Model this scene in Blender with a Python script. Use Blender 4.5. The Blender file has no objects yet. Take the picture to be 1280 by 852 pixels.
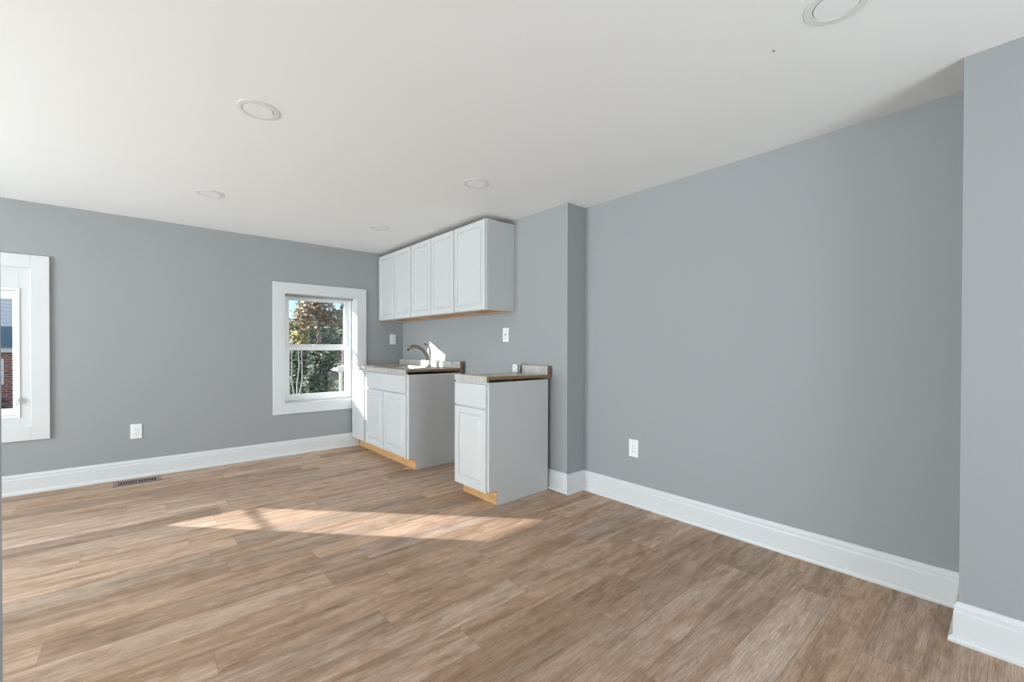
import bpy, bmesh, math, random
from mathutils import Vector, Matrix
random.seed(7)
S = bpy.context.scene
COL = S.collection

# ------------------------------------------------------------------ camera
F_PX = 542.12; YAW = math.radians(40.908); PITCH = math.radians(-0.4187); ROLL = math.radians(0.1392)
CAM_H = 1.135
fw = Vector((math.sin(YAW)*math.cos(PITCH), math.cos(YAW)*math.cos(PITCH), math.sin(PITCH)))
rt = Vector((math.cos(YAW), -math.sin(YAW), 0)); up = rt.cross(fw)
c_, s_ = math.cos(ROLL), math.sin(ROLL)
rt2 = rt*c_ + up*s_; up2 = up*c_ - rt*s_
cam_d = bpy.data.cameras.new('camera'); cam = bpy.data.objects.new('camera', cam_d); COL.objects.link(cam)
cam.matrix_world = Matrix(((rt2.x, up2.x, -fw.x, 0), (rt2.y, up2.y, -fw.y, 0), (rt2.z, up2.z, -fw.z, CAM_H), (0, 0, 0, 1)))
cam_d.sensor_width = 36; cam_d.sensor_fit = 'HORIZONTAL'; cam_d.lens = F_PX/1280*36
cam_d.shift_y = 12.69/1280; cam_d.clip_start = 0.02; cam_d.clip_end = 300
S.camera = cam

# ------------------------------------------------------------------ light
SUN_DIR = Vector((0.94, -1.0, -0.45))
SKY_STRENGTH = 0.22
SUN_STRENGTH = 15.0
FILL_LEFT = 178
FILL_REAR = 78
FILL_COL = (0.82, 0.925, 0.98)
S.view_settings.view_transform = 'Standard'
S.view_settings.look = 'None'
S.view_settings.gamma = 1
S.view_settings.use_curve_mapping = False
S.view_settings.exposure = 0.05

w = bpy.data.worlds.new('world'); S.world = w; w.use_nodes = True
nt = w.node_tree; nt.nodes.clear()
sky = nt.nodes.new('ShaderNodeTexSky'); sky.sky_type = 'NISHITA'; sky.sun_disc = False
sky.sun_elevation = math.radians(22); sky.sun_rotation = math.radians(140)
sky.air_density = 0.7; sky.dust_density = 0.3; sky.ozone_density = 2.0
bg = nt.nodes.new('ShaderNodeBackground'); bg.inputs[1].default_value = SKY_STRENGTH
ow = nt.nodes.new('ShaderNodeOutputWorld')
nt.links.new(sky.outputs[0], bg.inputs[0]); nt.links.new(bg.outputs[0], ow.inputs[0])

sun_d = bpy.data.lights.new('sun', 'SUN'); sun_d.energy = SUN_STRENGTH; sun_d.angle = math.radians(0.5)
sun_d.color = (1.0, 0.985, 0.975)
sun = bpy.data.objects.new('sun', sun_d); COL.objects.link(sun)
sun.rotation_euler = SUN_DIR.to_track_quat('-Z', 'Y').to_euler(); sun.location = (-8, 12, 6)

def area(name, loc, direction, sx, sy, power, color=(1, 1, 1)):
    d = bpy.data.lights.new(name, 'AREA'); d.shape = 'RECTANGLE'; d.size = sx; d.size_y = sy
    d.energy = power; d.color = color
    o = bpy.data.objects.new(name, d); COL.objects.link(o); o.location = loc
    o.rotation_euler = Vector(direction).to_track_quat('-Z', 'Z').to_euler()
    return o
XL = -3.5; YR = -1.9; YB = 4.997; XR = 2.7286; XK = 2.525; XS = 2.4172; YK = 2.2602; YS = 0.1299; ZC = 2.26
# fill lamps added outside the unseen left and rear windows to brighten the room
area('fill_light', (XL-0.35, 1.30, 1.25), (1, 0, 0.45), 1.6, 1.5, FILL_LEFT*0.62, FILL_COL)
area('fill_light', (XL-0.35, 3.30, 1.25), (1, 0, 0.45), 1.6, 1.5, FILL_LEFT*1.25, FILL_COL)
area('fill_light', (1.1, YR-0.35, 0.95), (0, 1, 0.5), 1.4, 1.9, FILL_REAR, FILL_COL)

# ------------------------------------------------------------------ helpers
def finish(o, kind=None, label=None, cat=None, group=None, parent=None):
    if kind: o['kind'] = kind
    if label: o['label'] = label
    if cat: o['category'] = cat
    if group: o['group'] = group
    if parent is not None: o.parent = parent
    return o

def thing(name, label, cat, loc=(0, 0, 0), group=None):
    o = bpy.data.objects.new(name, None); COL.objects.link(o); o.location = loc
    o.empty_display_size = 0.1
    return finish(o, label=label, cat=cat, group=group)

class MB:
    """collects shapes into one mesh"""
    def __init__(s): s.bm = bmesh.new()
    def box(s, x0, x1, y0, y1, z0, z1, bev=0.0, seg=2):
        r = bmesh.ops.create_cube(s.bm, size=1.0)
        vs = r['verts']
        for v in vs:
            v.co = Vector(((x0+x1)/2 + v.co.x*(x1-x0), (y0+y1)/2 + v.co.y*(y1-y0), (z0+z1)/2 + v.co.z*(z1-z0)))
        if bev > 0:
            es = set(e for v in vs for e in v.link_edges)
            bmesh.ops.bevel(s.bm, geom=list(es), offset=bev, segments=seg, affect='EDGES', profile=0.5)
        return s
    def prism(s, pts, ax, a0, a1, bev=0):
        """pts: polygon in the two other axes (in x,y,z order), extruded along ax"""
        def mk(p, a):
            l = list(p); l.insert(ax, a); return s.bm.verts.new(l)
        A = [mk(p, a0) for p in pts]; B = [mk(p, a1) for p in pts]
        n = len(pts); fs = [s.bm.faces.new(A), s.bm.faces.new(B)]
        for i in range(n): fs.append(s.bm.faces.new((A[i], A[(i+1) % n], B[(i+1) % n], B[i])))
        bmesh.ops.recalc_face_normals(s.bm, faces=fs)
        return s
    def cyl(s, p0, p1, r0, r1=None, n=24, caps=True):
        p0 = Vector(p0); p1 = Vector(p1); r1 = r0 if r1 is None else r1
        q = (p1-p0).to_track_quat('Z', 'Y')
        A = []; B = []
        for i in range(n):
            a = 2*math.pi*i/n; d = q @ Vector((math.cos(a), math.sin(a), 0))
            A.append(s.bm.verts.new(p0+d*r0)); B.append(s.bm.verts.new(p1+d*r1))
        fs = [s.bm.faces.new((A[i], A[(i+1) % n], B[(i+1) % n], B[i])) for i in range(n)]
        if caps: fs += [s.bm.faces.new(A), s.bm.faces.new(B)]
        bmesh.ops.recalc_face_normals(s.bm, faces=fs)
        return s
    def tube(s, pts, rad, n=14, flat=1.0):
        """smooth tube through pts with radius list; flat squashes the second axis"""
        pts = [Vector(p) for p in pts]; rings = []
        # parallel transport frame
        t0 = (pts[1]-pts[0]).normalized()
        u = t0.orthogonal().normalized()
        if abs(t0.y) < 0.9: u = (Vector((0, 1, 0)) - t0*t0.y).normalized()
        for i, p in enumerate(pts):
            t = (pts[min(i+1, len(pts)-1)]-pts[max(i-1, 0)]).normalized()
            u = (u - t*u.dot(t)).normalized(); v = t.cross(u)
            r = rad[i] if isinstance(rad, (list, tuple)) else rad
            rings.append([s.bm.verts.new(p + u*math.cos(2*math.pi*k/n)*r + v*math.sin(2*math.pi*k/n)*r*flat) for k in range(n)])
        fs = []
        for a, b in zip(rings, rings[1:]):
            for k in range(n): fs.append(s.bm.faces.new((a[k], a[(k+1) % n], b[(k+1) % n], b[k])))
        fs += [s.bm.faces.new(rings[0]), s.bm.faces.new(rings[-1])]
        bmesh.ops.recalc_face_normals(s.bm, faces=fs)
        return s
    def build(s, name, mat, parent=None, smooth=False, loc=None):
        me = bpy.data.meshes.new(name)
        if loc is not None:
            bmesh.ops.translate(s.bm, verts=s.bm.verts, vec=-Vector(loc))
        s.bm.to_mesh(me); s.bm.free()
        me.materials.append(mat)
        if smooth:
            for p in me.polygons: p.use_smooth = True
            try: me.set_sharp_from_angle(angle=math.radians(40))
            except Exception: pass
        o = bpy.data.objects.new(name, me); COL.objects.link(o)
        if loc is not None: o.location = loc
        if parent is not None:
            o.parent = parent
            if parent.type == 'EMPTY' or parent.parent or parent.location.length > 0:
                wl = Vector((0, 0, 0)); q = parent
                while q is not None: wl += q.location; q = q.parent
                me.transform(Matrix.Translation(-wl))
        return o

# ------------------------------------------------------------------ materials
def mat(name, color, rough=0.5, metal=0.0, bump=0.0, bscale=200.0, var=0.0, vscale=6.0, spec=0.5):
    m = bpy.data.materials.new(name); m.use_nodes = True
    n = m.node_tree.nodes; l = m.node_tree.links; b = n['Principled BSDF']
    b.inputs['Base Color'].default_value = (*color, 1); b.inputs['Roughness'].default_value = rough
    b.inputs['Metallic'].default_value = metal; b.inputs['Specular IOR Level'].default_value = spec
    tc = n.new('ShaderNodeTexCoord')
    if var > 0:
        nz = n.new('ShaderNodeTexNoise'); nz.inputs['Scale'].default_value = vscale; nz.inputs['Detail'].default_value = 4
        mx = n.new('ShaderNodeMixRGB'); mx.blend_type = 'MIX'
        mx.inputs[1].default_value = (*[c*(1-var) for c in color], 1); mx.inputs[2].default_value = (*[min(1, c*(1+var)) for c in color], 1)
        l.new(tc.outputs['Object'], nz.inputs['Vector']); l.new(nz.outputs[0], mx.inputs[0]); l.new(mx.outputs[0], b.inputs['Base Color'])
    if bump > 0:
        nb = n.new('ShaderNodeTexNoise'); nb.inputs['Scale'].default_value = bscale; nb.inputs['Detail'].default_value = 3
        bp = n.new('ShaderNodeBump'); bp.inputs['Strength'].default_value = bump; bp.inputs['Distance'].default_value = 0.002
        l.new(tc.outputs['Object'], nb.inputs['Vector']); l.new(nb.outputs[0], bp.inputs['Height']); l.new(bp.outputs[0], b.inputs['Normal'])
    return m

M_WALL = mat('grey_blue_paint', (0.333, 0.341, 0.348), 0.75, bump=0.12, bscale=260, var=0.015, vscale=1.5)
M_CEIL = mat('ceiling_paint', (0.91, 0.90, 0.895), 0.85, bump=0.08, bscale=200, var=0.01, vscale=1.0)
M_TRIM = mat('white_trim_paint', (0.69, 0.69, 0.695), 0.38, bump=0.03, bscale=120, var=0.01)
M_CAB = mat('white_cabinet', (0.60, 0.60, 0.60), 0.35, var=0.008, vscale=3)
M_SIDE = mat('cabinet_side_laminate', (0.555, 0.55, 0.55), 0.42, var=0.01, vscale=3)
M_VINYL = mat('white_vinyl', (0.90, 0.905, 0.91), 0.3, var=0.005)
M_PLATE = mat('white_plastic', (0.85, 0.85, 0.84), 0.3, var=0.005)
M_DARK = mat('dark_slot', (0.03, 0.03, 0.03), 0.6, var=0.1)
M_BRONZE = mat('brown_metal', (0.23, 0.175, 0.135), 0.4, metal=0.3, var=0.1, vscale=30)
M_NICKEL = mat('brushed_nickel', (0.50, 0.46, 0.42), 0.28, metal=1.0, bump=0.05, bscale=400, var=0.05, vscale=30)
M_STEEL = mat('stainless_steel', (0.72, 0.71, 0.70), 0.25, metal=1.0, bump=0.03, bscale=400, var=0.02)
M_SCREW = mat('screw_metal', (0.55, 0.55, 0.55), 0.35, metal=0.9, var=0.05)
M_CORE = mat('chipboard_core', (0.24, 0.145, 0.08), 0.8, bump=0.4, bscale=300, var=0.35, vscale=90)
M_LENS = mat('frosted_lens', (0.90, 0.90, 0.895), 0.6, var=0.005)
M_LTRIM = mat('light_trim_ring', (0.78, 0.78, 0.775), 0.7, var=0.005)

def wood(name, c1, c2, scale=(1, 12, 12), rough=0.55):
    m = bpy.data.materials.new(name); m.use_nodes = True
    n = m.node_tree.nodes; l = m.node_tree.links; b = n['Principled BSDF']; b.inputs['Roughness'].default_value = rough
    tc = n.new('ShaderNodeTexCoord'); mp = n.new('ShaderNodeMapping'); mp.inputs['Scale'].default_value = scale
    nz = n.new('ShaderNodeTexNoise'); nz.inputs['Scale'].default_value = 3; nz.inputs['Detail'].default_value = 6; nz.inputs['Distortion'].default_value = 0.6
    r = n.new('ShaderNodeValToRGB'); r.color_ramp.elements[0].color = (*c1, 1); r.color_ramp.elements[1].color = (*c2, 1)
    r.color_ramp.elements[0].position = 0.3; r.color_ramp.elements[1].position = 0.7
    l.new(tc.outputs['Object'], mp.inputs[0]); l.new(mp.outputs[0], nz.inputs['Vector']); l.new(nz.outputs[0], r.inputs[0]); l.new(r.outputs[0], b.inputs['Base Color'])
    return m
M_RAW = wood('raw_plywood', (0.50, 0.27, 0.11), (0.72, 0.44, 0.21), (10, 1.5, 14))

def floor_mat():
    m = bpy.data.materials.new('oak_plank_floor'); m.use_nodes = True
    n = m.node_tree.nodes; l = m.node_tree.links; b = n['Principled BSDF']
    def math_(op, a, c=None, v=None):
        k = n.new('ShaderNodeMath'); k.operation = op
        l.new(a, k.inputs[0])
        if c is not None: l.new(c, k.inputs[1])
        elif v is not None: k.inputs[1].default_value = v
        return k.outputs[0]
    tc = n.new('ShaderNodeTexCoord'); sp = n.new('ShaderNodeSeparateXYZ'); l.new(tc.outputs['Object'], sp.inputs[0])
    x, y = sp.outputs[0], sp.outputs[1]
    W = 0.158; L = 1.22
    yr = math_('DIVIDE', math_('ADD', y, v=10*W-0.838), v=W); row = math_('FLOOR', yr); fy = math_('FRACT', yr)
    wn = n.new('ShaderNodeTexWhiteNoise'); wn.noise_dimensions = '1D'; l.new(row, wn.inputs['W'])
    xo = math_('ADD', math_('DIVIDE', math_('ADD', x, v=20.0), v=L), wn.outputs['Value']); pid = math_('FLOOR', xo); fx = math_('FRACT', xo)
    cb = n.new('ShaderNodeCombineXYZ'); l.new(row, cb.inputs[0]); l.new(pid, cb.inputs[1])
    wn2 = n.new('ShaderNodeTexWhiteNoise'); wn2.noise_dimensions = '3D'; l.new(cb.outputs[0], wn2.inputs['Vector'])
    # grain coordinates, shifted per plank
    sc = n.new('ShaderNodeVectorMath'); sc.operation = 'SCALE'; sc.inputs['Scale'].default_value = 17.0; l.new(wn2.outputs['Color'], sc.inputs[0])
    ad = n.new('ShaderNodeVectorMath'); ad.operation = 'ADD'; l.new(tc.outputs['Object'], ad.inputs[0]); l.new(sc.outputs[0], ad.inputs[1])
    def noise(scale, sc3, det=6, dist=0.0, rough=0.6):
        mp = n.new('ShaderNodeMapping'); mp.inputs['Scale'].default_value = sc3; l.new(ad.outputs[0], mp.inputs[0])
        z = n.new('ShaderNodeTexNoise'); z.inputs['Scale'].default_value = scale; z.inputs['Detail'].default_value = det
        z.inputs['Distortion'].default_value = dist; z.inputs['Roughness'].default_value = rough; l.new(mp.outputs[0], z.inputs['Vector']); return z.outputs[0]
    g1 = noise(1.8, (1.0, 9, 1), 5, 0.9)         # broad figure
    g2 = noise(9, (1.3, 42, 1), 6, 0.5, 0.75)      # fine fibres
    g3 = noise(3.0, (1.0, 5, 1), 2, 1.6)
    # cathedral lines
    g4 = math_('PINGPONG', math_('MULTIPLY', g3, v=16.0), v=0.5)
    r1 = n.new('ShaderNodeValToRGB'); l.new(g1, r1.inputs[0])
    e = r1.color_ramp.elements; e[0].position = 0.30; e[0].color = (0.40, 0.280, 0.205, 1); e[1].position = 0.68; e[1].color = (0.735, 0.575, 0.475, 1)
    k = r1.color_ramp.elements.new(0.5); k.color = (0.60, 0.45, 0.352, 1)
    def mixc(kind, f, a, bb):
        q = n.new('ShaderNodeMixRGB'); q.blend_type = kind
        if isinstance(f, float): q.inputs[0].default_value = f
        else: l.new(f, q.inputs[0])
        for i, vv in ((1, a), (2, bb)):
            if isinstance(vv, tuple): q.inputs[i].default_value = vv
            else: l.new(vv, q.inputs[i])
        return q.outputs[0]
    r2 = n.new('ShaderNodeValToRGB'); l.new(g2, r2.inputs[0]); e = r2.color_ramp.elements
    e[0].position = 0.36; e[0].color = (0.46, 0.43, 0.40, 1); e[1].position = 0.62; e[1].color = (1.12, 1.11, 1.10, 1)
    c = mixc('MULTIPLY', 0.75, r1.outputs[0], r2.outputs[0])
    r4 = n.new('ShaderNodeValToRGB'); l.new(g4, r4.inputs[0]); e = r4.color_ramp.elements
    e[0].position = 0.0; e[0].color = (0.80, 0.77, 0.74, 1); e[1].position = 0.18; e[1].color = (1, 1, 1, 1)
    c = mixc('MULTIPLY', 0.55, c, r4.outputs[0])
    r3 = n.new('ShaderNodeValToRGB'); l.new(wn2.outputs['Value'], r3.inputs[0]); e = r3.color_ramp.elements
    e[0].position = 0.0; e[0].color = (0.76, 0.73, 0.70, 1); e[1].position = 1.0; e[1].color = (1.18, 1.18, 1.18, 1)
    c = mixc('MULTIPLY', 1.0, c, r3.outputs[0])
    wv = noise(4.0, (1.6, 3.2, 1), 4, 1.0)       # warm brown clouds and knots
    rw = n.new('ShaderNodeValToRGB'); l.new(wv, rw.inputs[0]); e = rw.color_ramp.elements
    e[0].position = 0.36; e[0].color = (0.80, 0.70, 0.60, 1); e[1].position = 0.55; e[1].color = (1, 1, 1, 1)
    c = mixc('MULTIPLY', 0.65, c, rw.outputs[0])
    sv = n.new('ShaderNodeSeparateXYZ'); l.new(wn2.outputs['Color'], sv.inputs[0])
    rp = n.new('ShaderNodeValToRGB'); l.new(sv.outputs[1], rp.inputs[0]); e = rp.color_ramp.elements
    e[0].position = 0.15; e[0].color = (1.0, 0.93, 0.855, 1); e[1].position = 0.85; e[1].color = (1.0, 1.015, 1.03, 1)
    c = mixc('MULTIPLY', 1.0, c, rp.outputs[0])
    # seams
    ey = math_('MINIMUM', fy, math_('SUBTRACT', math_('MULTIPLY', fy, v=-1.0), v=-1.0))
    ex = math_('MINIMUM', fx, math_('SUBTRACT', math_('MULTIPLY', fx, v=-1.0), v=-1.0))
    sy = math_('LESS_THAN', ey, v=0.0085); sx = math_('LESS_THAN', ex, v=0.0011)
    seam = math_('MAXIMUM', sy, sx)
    c = mixc('MIX', math_('MULTIPLY', seam, v=0.45), c, (0.16, 0.11, 0.075, 1))
    l.new(c, b.inputs['Base Color'])
    b.inputs['Roughness'].default_value = 0.42; b.inputs['Specular IOR Level'].default_value = 0.3
    rr = n.new('ShaderNodeMapRange'); l.new(g2, rr.inputs[0]); rr.inputs[3].default_value = 0.62; rr.inputs[4].default_value = 0.48; l.new(rr.outputs[0], b.inputs['Roughness'])
    hh = math_('SUBTRACT', math_('MULTIPLY', g2, v=0.5), seam)
    bp = n.new('ShaderNodeBump'); bp.inputs['Strength'].default_value = 0.25; bp.inputs['Distance'].default_value = 0.0012
    l.new(hh, bp.inputs['Height']); l.new(bp.outputs[0], b.inputs['Normal'])
    return m
M_FLOOR = floor_mat()

def marble():
    m = bpy.data.materials.new('marble_laminate'); m.use_nodes = True
    n = m.node_tree.nodes; l = m.node_tree.links; b = n['Principled BSDF']; b.inputs['Roughness'].default_value = 0.3
    tc = n.new('ShaderNodeTexCoord'); mp = n.new('ShaderNodeMapping'); mp.inputs['Rotation'].default_value = (math.radians(48), 0, 0); mp.inputs['Scale'].default_value = (4, 15, 4)
    nz = n.new('ShaderNodeTexNoise'); nz.inputs['Scale'].default_value = 1.6; nz.inputs['Detail'].default_value = 5; nz.inputs['Distortion'].default_value = 0.5
    r = n.new('ShaderNodeValToRGB'); e = r.color_ramp.elements
    e[0].position = 0.30; e[0].color = (0.27, 0.245, 0.215, 1); e[1].position = 0.62; e[1].color = (0.54, 0.51, 0.475, 1)
    k = e.new(0.41); k.color = (0.44, 0.405, 0.37, 1)
    l.new(tc.outputs['Object'], mp.inputs[0]); l.new(mp.outputs[0], nz.inputs['Vector']); l.new(nz.outputs[0], r.inputs[0]); l.new(r.outputs[0], b.inputs['Base Color'])
    return m
M_MARBLE = marble()

def glass_mat():
    m = bpy.data.materials.new('window_glass'); m.use_nodes = True
    n = m.node_tree.nodes; l = m.node_tree.links; n.remove(n['Principled BSDF']); out = n['Material Output']
    t = n.new('ShaderNodeBsdfTransparent'); t.inputs[0].default_value = (0.97, 0.98, 0.975, 1)
    g = n.new('ShaderNodeBsdfGlossy'); g.inputs['Roughness'].default_value = 0.02
    f = n.new('ShaderNodeFresnel'); f.inputs[0].default_value = 1.35; mx = n.new('ShaderNodeMixShader')
    l.new(f.outputs[0], mx.inputs[0]); l.new(t.outputs[0], mx.inputs[1]); l.new(g.outputs[0], mx.inputs[2]); l.new(mx.outputs[0], out.inputs[0])
    return m
M_GLASS = glass_mat()

def brick(name, c1, c2, mortar, scale=1.0):
    m = bpy.data.materials.new(name); m.use_nodes = True
    n = m.node_tree.nodes; l = m.node_tree.links; b = n['Principled BSDF']; b.inputs['Roughness'].default_value = 0.9
    tc = n.new('ShaderNodeTexCoord'); sp = n.new('ShaderNodeSeparateXYZ'); cb = n.new('ShaderNodeCombineXYZ'); ad = n.new('ShaderNodeMath')
    l.new(tc.outputs['Object'], sp.inputs[0]); l.new(sp.outputs[0], ad.inputs[0]); l.new(sp.outputs[1], ad.inputs[1])
    l.new(ad.outputs[0], cb.inputs[0]); l.new(sp.outputs[2], cb.inputs[1])
    br = n.new('ShaderNodeTexBrick'); br.inputs['Scale'].default_value = scale
    br.inputs['Brick Width'].default_value = 0.22; br.inputs['Row Height'].default_value = 0.075; br.inputs['Mortar Size'].default_value = 0.008
    br.inputs['Color1'].default_value = (*c1, 1); br.inputs['Color2'].default_value = (*c2, 1); br.inputs['Mortar'].default_value = (*mortar, 1)
    l.new(cb.outputs[0], br.inputs['Vector']); l.new(br.outputs[0], b.inputs['Base Color'])
    return m
M_BRICK = brick('red_brick', (0.42, 0.15, 0.11), (0.30, 0.10, 0.085), (0.55, 0.50, 0.46))
M_BRICK2 = brick('pale_brick', (0.48, 0.33, 0.29), (0.40, 0.28, 0.25), (0.6, 0.56, 0.52))

def siding(name, c, pitch=0.12):
    m = bpy.data.materials.new(name); m.use_nodes = True
    n = m.node_tree.nodes; l = m.node_tree.links; b = n['Principled BSDF']; b.inputs['Roughness'].default_value = 0.6
    tc = n.new('ShaderNodeTexCoord'); sp = n.new('ShaderNodeSeparateXYZ'); l.new(tc.outputs['Object'], sp.inputs[0])
    dv = n.new('ShaderNodeMath'); dv.operation = 'DIVIDE'; dv.inputs[1].default_value = pitch; l.new(sp.outputs[2], dv.inputs[0])
    fr = n.new('ShaderNodeMath'); fr.operation = 'FRACT'; l.new(dv.outputs[0], fr.inputs[0])
    r = n.new('ShaderNodeValToRGB'); e = r.color_ramp.elements; e[0].position = 0.0; e[0].color = (*[k*0.55 for k in c], 1); e[1].position = 0.15; e[1].color = (*c, 1)
    l.new(fr.outputs[0], r.inputs[0]); l.new(r.outputs[0], b.inputs['Base Color'])
    return m
M_SIDING = siding('white_lap_siding', (0.80, 0.82, 0.86))
M_SHINGLE = mat('teal_grey_shingle', (0.22, 0.31, 0.33), 0.9, var=0.3, vscale=25)
M_LAWN = mat('lawn_grass', (0.16, 0.20, 0.10), 0.95, var=0.4, vscale=3)
M_FENCE = mat('weathered_fence', (0.38, 0.36, 0.34), 0.9, var=0.25, vscale=9)
M_BARK = mat('bark', (0.22, 0.19, 0.16), 0.95, var=0.35, vscale=18, bump=0.5, bscale=40)
M_BARKL = mat('pale_bark', (0.42, 0.42, 0.40), 0.9, var=0.2, vscale=18)

def leaves(name, cols):
    m = bpy.data.materials.new(name); m.use_nodes = True
    n = m.node_tree.nodes; l = m.node_tree.links; b = n['Principled BSDF']; b.inputs['Roughness'].default_value = 0.7
    g = n.new('ShaderNodeNewGeometry'); r = n.new('ShaderNodeValToRGB'); e = r.color_ramp.elements
    r.color_ramp.interpolation = 'CONSTANT'
    e[0].position = 0; e[0].color = (*cols[0], 1); e[1].position = 1/len(cols); e[1].color = (*cols[1], 1)
    for i, c in enumerate(cols[2:], 2): k = e.new(i/len(cols)); k.color = (*c, 1)
    l.new(g.outputs['Random Per Island'], r.inputs[0]); l.new(r.outputs[0], b.inputs['Base Color'])
    tr = n.new('ShaderNodeBsdfTranslucent'); l.new(r.outputs[0], tr.inputs[0]); mx = n.new('ShaderNodeMixShader'); mx.inputs[0].default_value = 0.45
    l.new(b.outputs[0], mx.inputs[1]); l.new(tr.outputs[0], mx.inputs[2]); l.new(mx.outputs[0], n['Material Output'].inputs[0])
    return m
L_AUT = leaves('autumn_leaves', [(0.42, 0.27, 0.15), (0.34, 0.28, 0.17), (0.27, 0.27, 0.18), (0.50, 0.38, 0.25), (0.20, 0.19, 0.15), (0.78, 0.74, 0.66)])
L_YEL = leaves('yellow_leaves', [(0.50, 0.42, 0.14), (0.36, 0.34, 0.15), (0.28, 0.29, 0.16), (0.60, 0.52, 0.28), (0.74, 0.72, 0.58)])
L_GRN = leaves('grey_green_leaves', [(0.26, 0.32, 0.22), (0.36, 0.42, 0.32), (0.20, 0.26, 0.19), (0.48, 0.52, 0.44)])
L_DRK = leaves('dark_green_leaves', [(0.06, 0.10, 0.06), (0.10, 0.15, 0.08), (0.16, 0.20, 0.14), (0.05, 0.08, 0.05), (0.40, 0.44, 0.40)])
L_BRN = leaves('brown_leaves', [(0.34, 0.22, 0.17), (0.28, 0.22, 0.18), (0.40, 0.30, 0.24), (0.22, 0.20, 0.16)])

# ------------------------------------------------------------------ room shell
def struct(o): o['kind'] = 'structure'; return o
struct(MB().box(XL-0.2, XR+0.2, YR-0.2, YB+0.4, -0.15, 0.0).build('floor', M_FLOOR))
struct(MB().box(XL-0.2, XR+0.2, YR-0.2, YB+0.4, ZC, ZC+0.15).build('ceiling', M_CEIL))

def wall_with_holes(mb, ax, a0, a1, u0, u1, z0, z1, holes):
    """ax: normal axis (0 x, 1 y); holes: (u0,u1,z0,z1) sorted along u"""
    def bx(ua, ub, za, zb):
        if ub-ua < 1e-5 or zb-za < 1e-5: return
        if ax == 1: mb.box(ua, ub, a0, a1, za, zb)
        else: mb.box(a0, a1, ua, ub, za, zb)
    cur = u0
    for (ha, hb, hz0, hz1) in holes:
        bx(cur, ha, z0, z1); bx(ha, hb, z0, hz0); bx(ha, hb, hz1, z1); cur = hb
    bx(cur, u1, z0, z1)
    return mb
# window openings in the back wall (casing inner edges)
W1 = (-1.413, -0.617, 0.511, 1.745); W2 = (1.163, 1.947, 0.535, 1.716)
mb = MB()
wall_with_holes(mb, 1, YB, YB+0.10, XL-0.2, XK, 0, ZC, [W1, W2])
wall_with_holes(mb, 1, YB+0.10, YB+0.42, XL-0.2, XR+0.2, 0, ZC, [(-1.70, -0.60, 0.45, 1.523), (1.00, 2.03, 0.45, 1.69)])
struct(mb.build('wall_back', M_WALL))
struct(MB().box(XR, XR+0.2, YR-0.2, YB+0.1, 0, ZC).build('wall_right', M_WALL))
struct(MB().box(XK, XR, YK, YB+0.1, 0, ZC).build('wall_kitchen', M_WALL))
struct(MB().box(XS, XR, YR, YS, 0, ZC).build('wall_right_pier', M_WALL))
LW = [(0.5, 2.1, 0.5, 2.08), (2.5, 4.1, 0.5, 2.08)]
struct(wall_with_holes(MB(), 0, XL-0.2, XL, YR-0.2, YB, 0, ZC, LW).build('wall_left', M_WALL))
RW = [(0.4, 1.8, 0.12, 2.08)]
struct(wall_with_holes(MB(), 1, YR-0.2, YR, XL, XR, 0, ZC, RW).build('wall_rear', M_WALL))
struct(MB().box(-0.19, -0.0695, 0.33, 0.45, 0, ZC).build('wall_partition', M_WALL))

# baseboards : profile swept round the corners
PROF = [(0, 0), (0.028, 0), (0.0285, 0.010), (0.025, 0.019), (0.017, 0.025), (0.015, 0.027), (0.015, 0.112), (0.0135, 0.118), (0.0115, 0.121), (0.0115, 0.136), (0.0085, 0.144), (0.005, 0.149), (0.005, 0.154), (0, 0.154)]
def sweep(path, side, z=0.0, m0=None, m1=None):
    """path in plan; side = +1 room on the left of travel, -1 on the right; m0/m1 extra mitre directions at the ends"""
    mb = MB(); P = [Vector((a, b)) for a, b in path]; rings = []
    for i, p in enumerate(P):
        ns = []
        if i > 0: d = (P[i]-P[i-1]).normalized(); ns.append(Vector((-d.y, d.x))*side)
        if i < len(P)-1: d = (P[i+1]-P[i]).normalized(); ns.append(Vector((-d.y, d.x))*side)
        if i == 0 and m0: ns.append(Vector(m0))
        if i == len(P)-1 and m1: ns.append(Vector(m1))
        if len(ns) == 2: b = (ns[0]+ns[1]); b = b/(1+ns[0].dot(ns[1]))
        else: b = ns[0]
        rings.append([mb.bm.verts.new((p.x+b.x*t, p.y+b.y*t, z+h)) for t, h in PROF])
    n = len(PROF)
    for a, b in zip(rings, rings[1:]):
        for k in range(n): mb.bm.faces.new((a[k], a[(k+1) % n], b[(k+1) % n], b[k]))
    mb.bm.faces.new(rings[0]); mb.bm.faces.new(rings[-1])
    bmesh.ops.recalc_face_normals(mb.bm, faces=mb.bm.faces)
    return mb
struct(sweep([(XL, YB), (1.960, YB)], -1).build('baseboard_back', M_TRIM))
struct(sweep([(XK, YB), (XK, YK)], -1, z=0.006, m1=(0, -1)).build('baseboard_kitchen', M_TRIM))
struct(sweep([(XK, YK), (XR, YK), (XR, YS), (XS, YS), (XS, YR)], -1, m0=(-1, 0)).build('baseboard_right', M_TRIM))
struct(sweep([(XL, YR), (XL, YB)], -1).build('baseboard_left', M_TRIM))

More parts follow.
